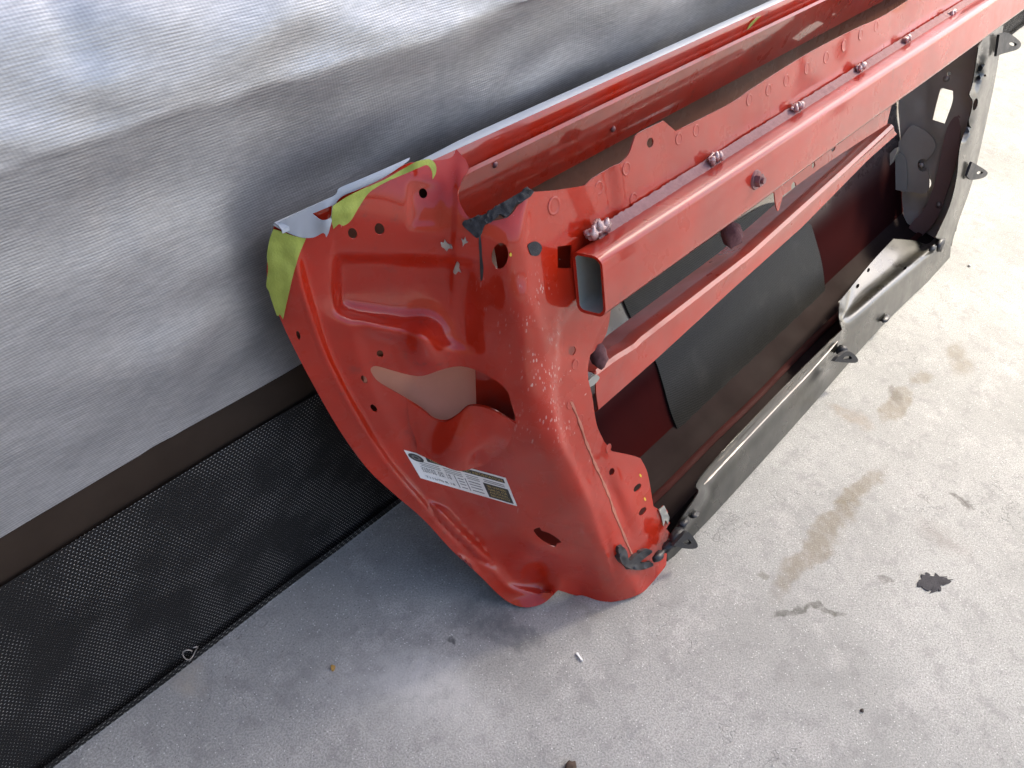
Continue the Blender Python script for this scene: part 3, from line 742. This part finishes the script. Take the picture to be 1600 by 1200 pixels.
# --- front end: inner closure, flange, brackets
def front_x(z): return 1.90+.30*z
def onF(off):
    def f(px, py):
        d = ray(px, py); t = 1.0
        for _ in range(8): t = (front_x(CAM[2]+d[2]*t)-.036-off)/d[0]
        return CAM+d*t
    return f
fc = []
for z in np.linspace(.012, .55, 14): fc.append(proj((front_x(z)-.036, .19+(z-.02)*.3784+.004, z))+(1,))
for z in np.linspace(.55, .012, 14): fc.append(proj((front_x(z)-.036, skinY(z)-.004, z))+(1,))
def fmap(x, y): return onF(.006*noise.noise(Vector((x*.03, y*.03, 2)))+.012*sig((x-1455)/4)*sig((215-y)/5)-.010*gauss(x, y, 1440, 330, 30, 40)+.008*gauss(x, y, 1478, 90, 25, 14))(x, y)
fr = sheet('front_end_panel', fc, fmap, M['ecoat_in'], door, [cr_curve([(1470,137,1),(1489,142,1),(1488,160),(1476,193,1),(1457,187,1),(1462,165)], 3), ell(1448,286,7,9,0), ell(1437,215,4,4,0,10), ell(1483,115,3,3,0,10)], step=7, thick=.0015, smooth=60)
M['pinkbrown'] = simple('dull_pink_brown_paint', (.24, .15, .13), .45, 0, .2, 22, .1)
hp = sheet('hinge_plate', [(1404,222,1),(1420,200),(1432,197),(1456,214),(1461,232),(1448,250,1),(1452,285),(1446,302),(1420,300,1),(1404,292)], onF(.012), M['ecoat_in'], fr, [ell(1442,258,8,10,0)], step=8, thick=.004)
sheet('hinge_blade', [(1403,236,1),(1414,246),(1417,272),(1417,300,1),(1386,294,1),(1391,274)], onF(.03), M['bracket'], fr, step=8, thick=.004)
sheet('inner_gusset', [(1372,330,1),(1365,300),(1378,258),(1398,232),(1402,236),(1386,270),(1384,310),(1378,345,1)], onF(.06), M['ecoat_in'], fr, step=8, thick=.02)
sheet('side_stiffener', [(1480,200),(1500,182),(1497,240),(1480,300),(1462,345),(1436,372),(1416,376),(1422,352),(1445,325),(1462,280)], onF(.012), M['pinkbrown'], fr, step=8, thick=.004)
for x, y in ((1440,258),(1467,320),(1479,123)):
    p = onF(.012)(x, y); o = lump('rivet', p, [(-.006, 0, 0), (0, .007, 0), (0, 0, .007)], M['steel'], fr, x, .05, 2)
def flange(x, y):
    n = .0
    n -= .010*gauss(x, y, 1527, 113, 5, 36, 12)+.010*gauss(x, y, 1507, 205, 5, 22, 14)
    n += .0015*noise.noise(Vector((x*.05, y*.03, 8)))
    e = np.interp(y, [56, 124, 232, 292, 337, 379], [1562, 1553, 1531, 1516, 1499, 1486])
    n -= .004*sig((x-e+9)/1.5)
    return onIP(x, y, n+.002)
sheet('front_flange', [(1529,74,1),(1520,130),(1515,148),(1520,158),(1516,180),(1502,222),(1498,245),(1495,277),(1484,322),(1462,371,1),(1486,384,1),(1500,340),(1517,292),(1532,232),(1555,124),(1568,40,1),(1545,44,1)], flange, M['ecoat'], door,
      [ell(1524,163,3.5,10,14), ell(1539,118,2,2,0, 8)], step=6, thick=.0018, smooth=55)
# --- belt: grey-blue outer edge, red inner lip, reinforcement strip
xs2 = np.linspace(.50, 2.03, 40); rows = []
def belt_x0(): return .36
for x in np.linspace(.353, 2.06, 60):
    rr = 1.0
    dip = .004*math.exp(-((x-.52)/.05)**2)
    rows.append([(x, .5335, .520), (x, .5345, .548), (x, .533, .5575-dip), (x, .529, .5615-dip), (x, .523, .5620-dip), (x, .5185, .5595-dip), (x, .5175, .5560)])
loft('belt_edge', rows, M['grey_paint'], door, .0008)
rows = []
for x in xs2+.03:
    rows.append([(x, .5190, .5600), (x, .5165, .5555), (x, .5135, .5480), (x, .5125, .5300), (x, .5100, .5180), (x, .5065, .5180), (x, .5052, .5400), (x, .5038, .5415), (x, .5022, .5395), (x, .5035, .505), (x, .509, .470), (x, .515, .466)])
belt = loft('belt_reinforcement', rows, M['red_dusty'], door, .0012, smooth=35)
for x, y in ((958,202),(773,257)):
    p = onY(x, y, .5015); lump('rivet', p, [(.004, 0, 0), (0, -.003, 0), (0, 0, .004)], M['bolt'], belt, x, .1, 2)
# peeling film and masking tape at the corner
def film(x, y):
    return CAM+ray(x, y)*(jamb_t(x, y)-.003-.008*gauss(x, y, 512, 350, 14, 26)-.004*gauss(x, y, 590, 275, 60, 12, -25))
sheet('paint_film', [(426,352,1),(475,328),(522,306),(530,294),(560,281),(600,264),(640,246,1),(636,253),(600,277),(565,294),(536,306),(525,318),(521,335),(514,362),(510,371,1),(505,364),(490,371),(470,371),(448,363)], film, M['grey_paint'], door, [cr_curve([(488,334,1),(519,321,1),(517,340),(502,344)], 3)], step=6, thick=.0008)
def tp(x, y): return CAM+ray(x, y)*(jamb_t(x, y)-.005+.002*noise.noise(Vector((x*.06, y*.06, 1))))
sheet('masking_tape', [(427,358,1),(440,362),(458,369),(478,373,1),(468,397),(458,430),(449,468),(442,499,1),(437,491),(433,494),(424,468),(420,455),(416,446),(419,420),(417,400),(421,375)], tp, M['tape'], door, step=5, thick=.0006)
def tp2(x, y): return CAM+ray(x, y)*(jamb_t(x, y)-.010-.012*sig((x-640)/12)+.003*noise.noise(Vector((x*.05, y*.05, 4))))
sheet('masking_tape', [(520,322,1),(540,309),(566,296),(600,281),(640,258),(655,251),(672,249),(681,258),(681,271),(676,280,1),(675,268),(668,258),(655,262),(632,272),(604,284),(578,300),(562,322),(548,345),(536,353),(530,350),(521,358,1),(518,342)], tp2, M['tape'], door, step=5, thick=.0006)
blob_t = sheet('masking_tape', [(1167,47,1),(1172,38),(1180,30),(1189,25,1),(1180,34),(1173,42)], lambda x, y: onY(x, y, .5115), M['tape'], door, thick=.0005)
# --- tyre information label
LQ = [np.array(p, float) for p in ((631,703),(790,747),(808,791),(657,747))]      # TL TR BR BL
LQ[0] = np.array((631., 703.)); 
def lab_px(a, b):   # a 0..1 along, b 0..1 downwards
    return (LQ[0]*(1-a)+LQ[1]*a)*(1-b)+(LQ[3]*(1-a)+LQ[2]*a)*b
def lab(off):
    return lambda a, b: (lambda q: CAM+ray(*q)*(jamb_t(*q)-off))(lab_px(a/100, b/100))
lbl = sheet('information_label', [(0,0,1),(100,0,1),(100,100,1),(0,100,1)], lab(.0012), M['white'], door, step=6, thick=.0004, sub=8)
lbl['label'] = 'white tyre information label with black print'
def lrect(nm, a0, b0, a1, b1, m, off=.0017): return sheet(nm, [(a0,b0,1),(a1,b0,1),(a1,b1,1),(a0,b1,1)], lab(off), m, lbl, step=6, thick=.0002, sub=8)
lrect('header_bar', 20, 7, 97, 22, M['ink']); lrect('notice_box', 72, 44, 97, 95, M['ink'])
sheet('round_emblem', [tuple(p) for p in ell(9, 19, 7.5, 14, 0, 20)], lab(.0017), M['ink'], lbl, thick=.0002)
sheet('emblem_wheel', [tuple(p) for p in ell(9, 19, 4.4, 8, 0, 18)], lab(.0021), M['inkline'], lbl, [ell(9, 19, 2.4, 4.6, 0, 12)], thick=.0001)
def text(body, a0, b0, a1, b1, m, off=.0021):
    cu = bpy.data.curves.new('txt', 'FONT'); cu.body = body; cu.resolution_u = 2
    to = link(bpy.data.objects.new('txt', cu)); bpy.context.view_layer.update()
    me = bpy.data.meshes.new_from_object(to.evaluated_get(bpy.context.evaluated_depsgraph_get()))
    bpy.data.objects.remove(to); bpy.data.curves.remove(cu)
    co = np.array([v.co[:] for v in me.vertices])
    mn, mx = co.min(0), co.max(0); f = lab(off)
    for v in me.vertices:
        a = a0+(v.co.x-mn[0])/(mx[0]-mn[0])*(a1-a0); b = b1-(v.co.y-mn[1])/(mx[1]-mn[1])*(b1-b0)
        v.co = Vector(f(a, b))
    me.materials.clear(); me.materials.append(m); me.name = 'lettering'
    put('lettering', me, lbl, None)
text('TIRE AND LOADING INFORMATION', 23, 10, 95, 19, M['gold'])
for b, s in ((50, '225/35 ZR 18'), (60, '265/35 ZR 18'), (82, 'T115/70 R 18')): text(s, 8, b, 38, b+8, M['ink'])
text('SEE OWNERS', 75, 49, 94, 57, M['gold']); text('MANUAL FOR', 75, 60, 94, 68, M['gold']); text('ADDITIONAL', 75, 71, 94, 79, M['gold']); text('INFORMATION', 75, 82, 94, 90, M['gold'])
for b in (30, 37, 43): lrect('print_line', 6+b*.1, b, 30, b+1.6, M['inkline']); lrect('print_line', 34, b, 52, b+1.6, M['inkline']); lrect('print_line', 56, b, 69, b+1.6, M['inkline']); 
for b in (30, 36): lrect('print_line', 74, b, 95, b+2, M['inkline'])
for a in (42, 53): lrect('print_line', a, 48, a+.8, 92, M['inkline'])
for b in (54, 64, 74, 86): lrect('print_line', 45, b, 51, b+2.5, M['inkline']); lrect('print_line', 56, b, 68, b+2.5, M['inkline'])
# --- sealant, smears, seam sealer, clips
def blob(nm, pts, f, m, par, th=.004, st=4): return sheet(nm, pts, f, m, par, step=st, thick=th, smooth=70)
def rough_j(o, a): return lambda x, y: CAM+ray(x, y)*(jamb_t(x, y)-o-a*abs(noise.noise(Vector((x*.12, y*.12, 7)))))
blob('sealant_smear', [(722,349),(745,338),(760,334),(775,322),(800,308),(820,297),(833,298),(828,308),(808,318),(800,330),(792,338),(780,334),(770,346),(758,352),(752,366),(745,372),(738,366)], rough_j(.003, .006), M['sealant'], rear)
blob('sealant_smear', [(689,378),(693,380),(695,375),(699,381),(704,383),(706,389),(701,388),(698,393),(694,388),(690,386)], rough_j(.0012, .003), M['steel'], rear, .001)
blob('sealant_smear', [(721,374),(724,376),(727,371),(728,377),(731,379),(726,381),(723,386),(723,380)], rough_j(.0012, .003), M['steel'], rear, .001)
blob('sealant_smear', [(708,425),(711,416),(714,410),(718,413),(717,419),(720,426),(716,424),(712,429)], rough_j(.0012, .003), M['steel'], rear, .001)
blob('sealant_smear', [(750,366),(752,380),(753,400),(755,420),(753,438),(751,440),(750,420),(749,395),(748,378)], rough_j(.0006, .001), M['sealant'], rear, .0006)
blob('sealant_smear', [(825,383),(831,379),(837,377),(844,381),(847,387),(844,396),(838,400),(830,398),(827,391)], rough_j(.0012, .001), M['sealant'], rear, .001)
sb = cr_curve([(893,628),(899,642),(907,662),(914,684),(922,705),(931,727),(941,749),(953,778),(961,802),(972,828),(980,848),(988,866)], 6, False)
wid = [1.2+1.5*abs(noise.noise(Vector((i*.35, 2, 2))))+(.8 if i % 9 < 4 else 0) for i in range(len(sb))]
blob('seam_bead', [(p[0]-w_, p[1]) for p, w_ in zip(sb, wid)]+[(p[0]+w_, p[1]) for p, w_ in list(zip(sb, wid))[::-1]], rough_j(.0012, .002), M['seam'], rear, .0015, 3)
blob('rubber_scrap', [(966,858),(973,854),(980,862),(984,876),(996,866),(1010,858),(1020,862),(1008,872),(1000,880),(1016,878),(1021,884),(1000,891),(984,888),(972,880)], rough_j(.008, .012), M['black'], rear, .008)
blob('yellow_dot', list(ell(798,398,2,3,0,8)), rough_j(.001, 0), M['yellow'], rear, .0005)
for x, y in ((1001,743),(1008,780),(1036,819)): blob('yellow_dot', list(ell(x,y,1.3,3,-20,8)), rough_j(.001, 0), M['yellow'], rear, .0005)
blob('edge_tear', [(1030,797,1),(1038,790,1),(1046,808,1),(1044,820,1),(1040,812,1),(1037,822,1),(1034,808,1)], rough_j(.004, .008), M['bracket'], rear, .0015)
# clips along the sill and front edge
def clip(nm, pts, off, tilt, hole, th=.005, mat='black'):
    cy = np.mean([p[1] for p in pts])
    return sheet(nm, pts, lambda x, y: onIP(x, y, off+tilt*(x-pts[0][0])/20), M[mat], door, hole, step=5, thick=th)
clip('trim_clip', [(1562,54,1),(1570,51),(1579,53),(1594,65),(1595,72),(1588,78),(1567,84),(1557,88,1)], .010, .004, [ell(1583,69,6,3,10,12)])
clip('trim_clip', [(1519,253,1),(1540,266),(1543,272),(1536,278),(1518,281),(1511,275,1)], .010, .004, [ell(1531,270,5,2.6,-5,12)])
c3 = clip('trim_clip', [(1303,565,1),(1312,556),(1327,549),(1340,560),(1336,567)], .018, .008, [cr_curve([(1316,559),(1328,556),(1331,561),(1320,563)], 2)], .006)
lump('clip_foot', onIP(1315, 549, .010), [(.012, 0, 0), tuple(IPS*.012), tuple(IPN*.009)], M['black'], c3, 4, .5, 2)
c4 = clip('trim_clip', [(1052,853,1),(1062,842),(1075,831),(1090,850),(1087,857),(1070,857)], .020, .006, [cr_curve([(1066,847),(1076,843),(1080,849),(1073,851)], 2)], .005)
lump('clip_foot', onIP(1058, 838, .012), [(.016, 0, 0), tuple(IPS*.012), tuple(IPN*.008)], M['black'], c4, 5, .6, 2)
for i, (x, y, a, b_) in enumerate([(1068,818,.010,.006),(1045,852,.012,.007),(1030,868,.014,.006),(1084,804,.008,.004),(1470,382,.022,.012),(1456,388,.010,.006),(1384,498,.016,.006)]):
    lump('clip_remnant', onIP(x, y, .008), [(a, 0, 0), tuple(IPS*b_), tuple(IPN*.006)], M['black'], sillo, 20+i, .7, 2)

# ------------------------------------------------------------------ small things on the concrete
def flat_thing(nm, pts, label, cat, m, h=.003, rough=.0):
    return tag(sheet(nm, pts, lambda x, y: onZ(x, y, h+rough*noise.noise(Vector((x*.2, y*.2, 3)))), m, None, step=5, thick=h-.0005), label, cat)
flat_thing('tar_patch', [(1455+(23+14*noise.noise(Vector((math.cos(a)*1.6, math.sin(a)*1.6, 4)))+13*noise.noise(Vector((math.cos(a)*5, math.sin(a)*5, 9))))*math.cos(a)+7*noise.noise(Vector((math.cos(a)*9, math.sin(a)*9, 2))), 908+(13+9*noise.noise(Vector((math.cos(a)*2.5, math.sin(a)*2.5, 6)))+9*noise.noise(Vector((math.cos(a)*7, math.sin(a)*7, 3))))*math.sin(a)) for a in np.arange(0, 6.28, .11)], 'flat black tar patch stuck on the concrete at lower right', 'tar patch', simple('black_tar', (.055, .052, .055), .9, 0, .5, 90, 0, .8, .2), .0016, .0008)
flat_thing('paper_scrap', [(900,1020),(903,1019),(906,1024),(911,1031),(909,1032),(904,1026)], 'tiny white paper scrap on the concrete below the door', 'scrap', M['white'], .003, .001)
flat_thing('leaf_bit', [(517,1039),(523,1040),(522,1046),(518,1046)], 'tiny orange leaf bit on the grey concrete at lower left', 'leaf', simple('orange_leaf', (.45, .26, .06), .7), .004, .001)
def pebble(nm, px, py, r, label, col, cat='stone', seed=1):
    p = onZ(px, py, r*.45); o = lump(nm, p, [(r, 0, 0), (0, r*.8, 0), (0, 0, r*.6)], simple(nm+'_mat', col, .85, 0, .4, 200, 0, .5), None, seed, .4, 2)
    return tag(o, label, cat)
pebble('wood_lump', 891, 1199, .008, 'small dark brown lump at the bottom edge of the picture', (.07, .045, .03), 'lump', 2)
pebble('pebble', 1515, 415, .004, 'small pale pebble on the sunlit concrete right of the sill', (.6, .58, .52), 'pebble', 3)
pebble('bark_crumb', 1347, 1110, .0028, 'dark bark crumb on the concrete at lower right centre', (.06, .045, .035), 'crumb', 4)
pts = []
c = onY(289, 1022, .520)
for k in range(26):
    a = 2*math.pi*k/20; pts.append(c+np.array([math.cos(a)*.007+.0004*k, -.002*math.sin(2*a)-.003, math.sin(a)*.011+.001*(k > 20)*(20-k)]))
tag(tube('wire_twist', pts, .0007, M['steel'], None, 6), 'thin wire twist tied through the bottom hem of the mesh skirt', 'wire')
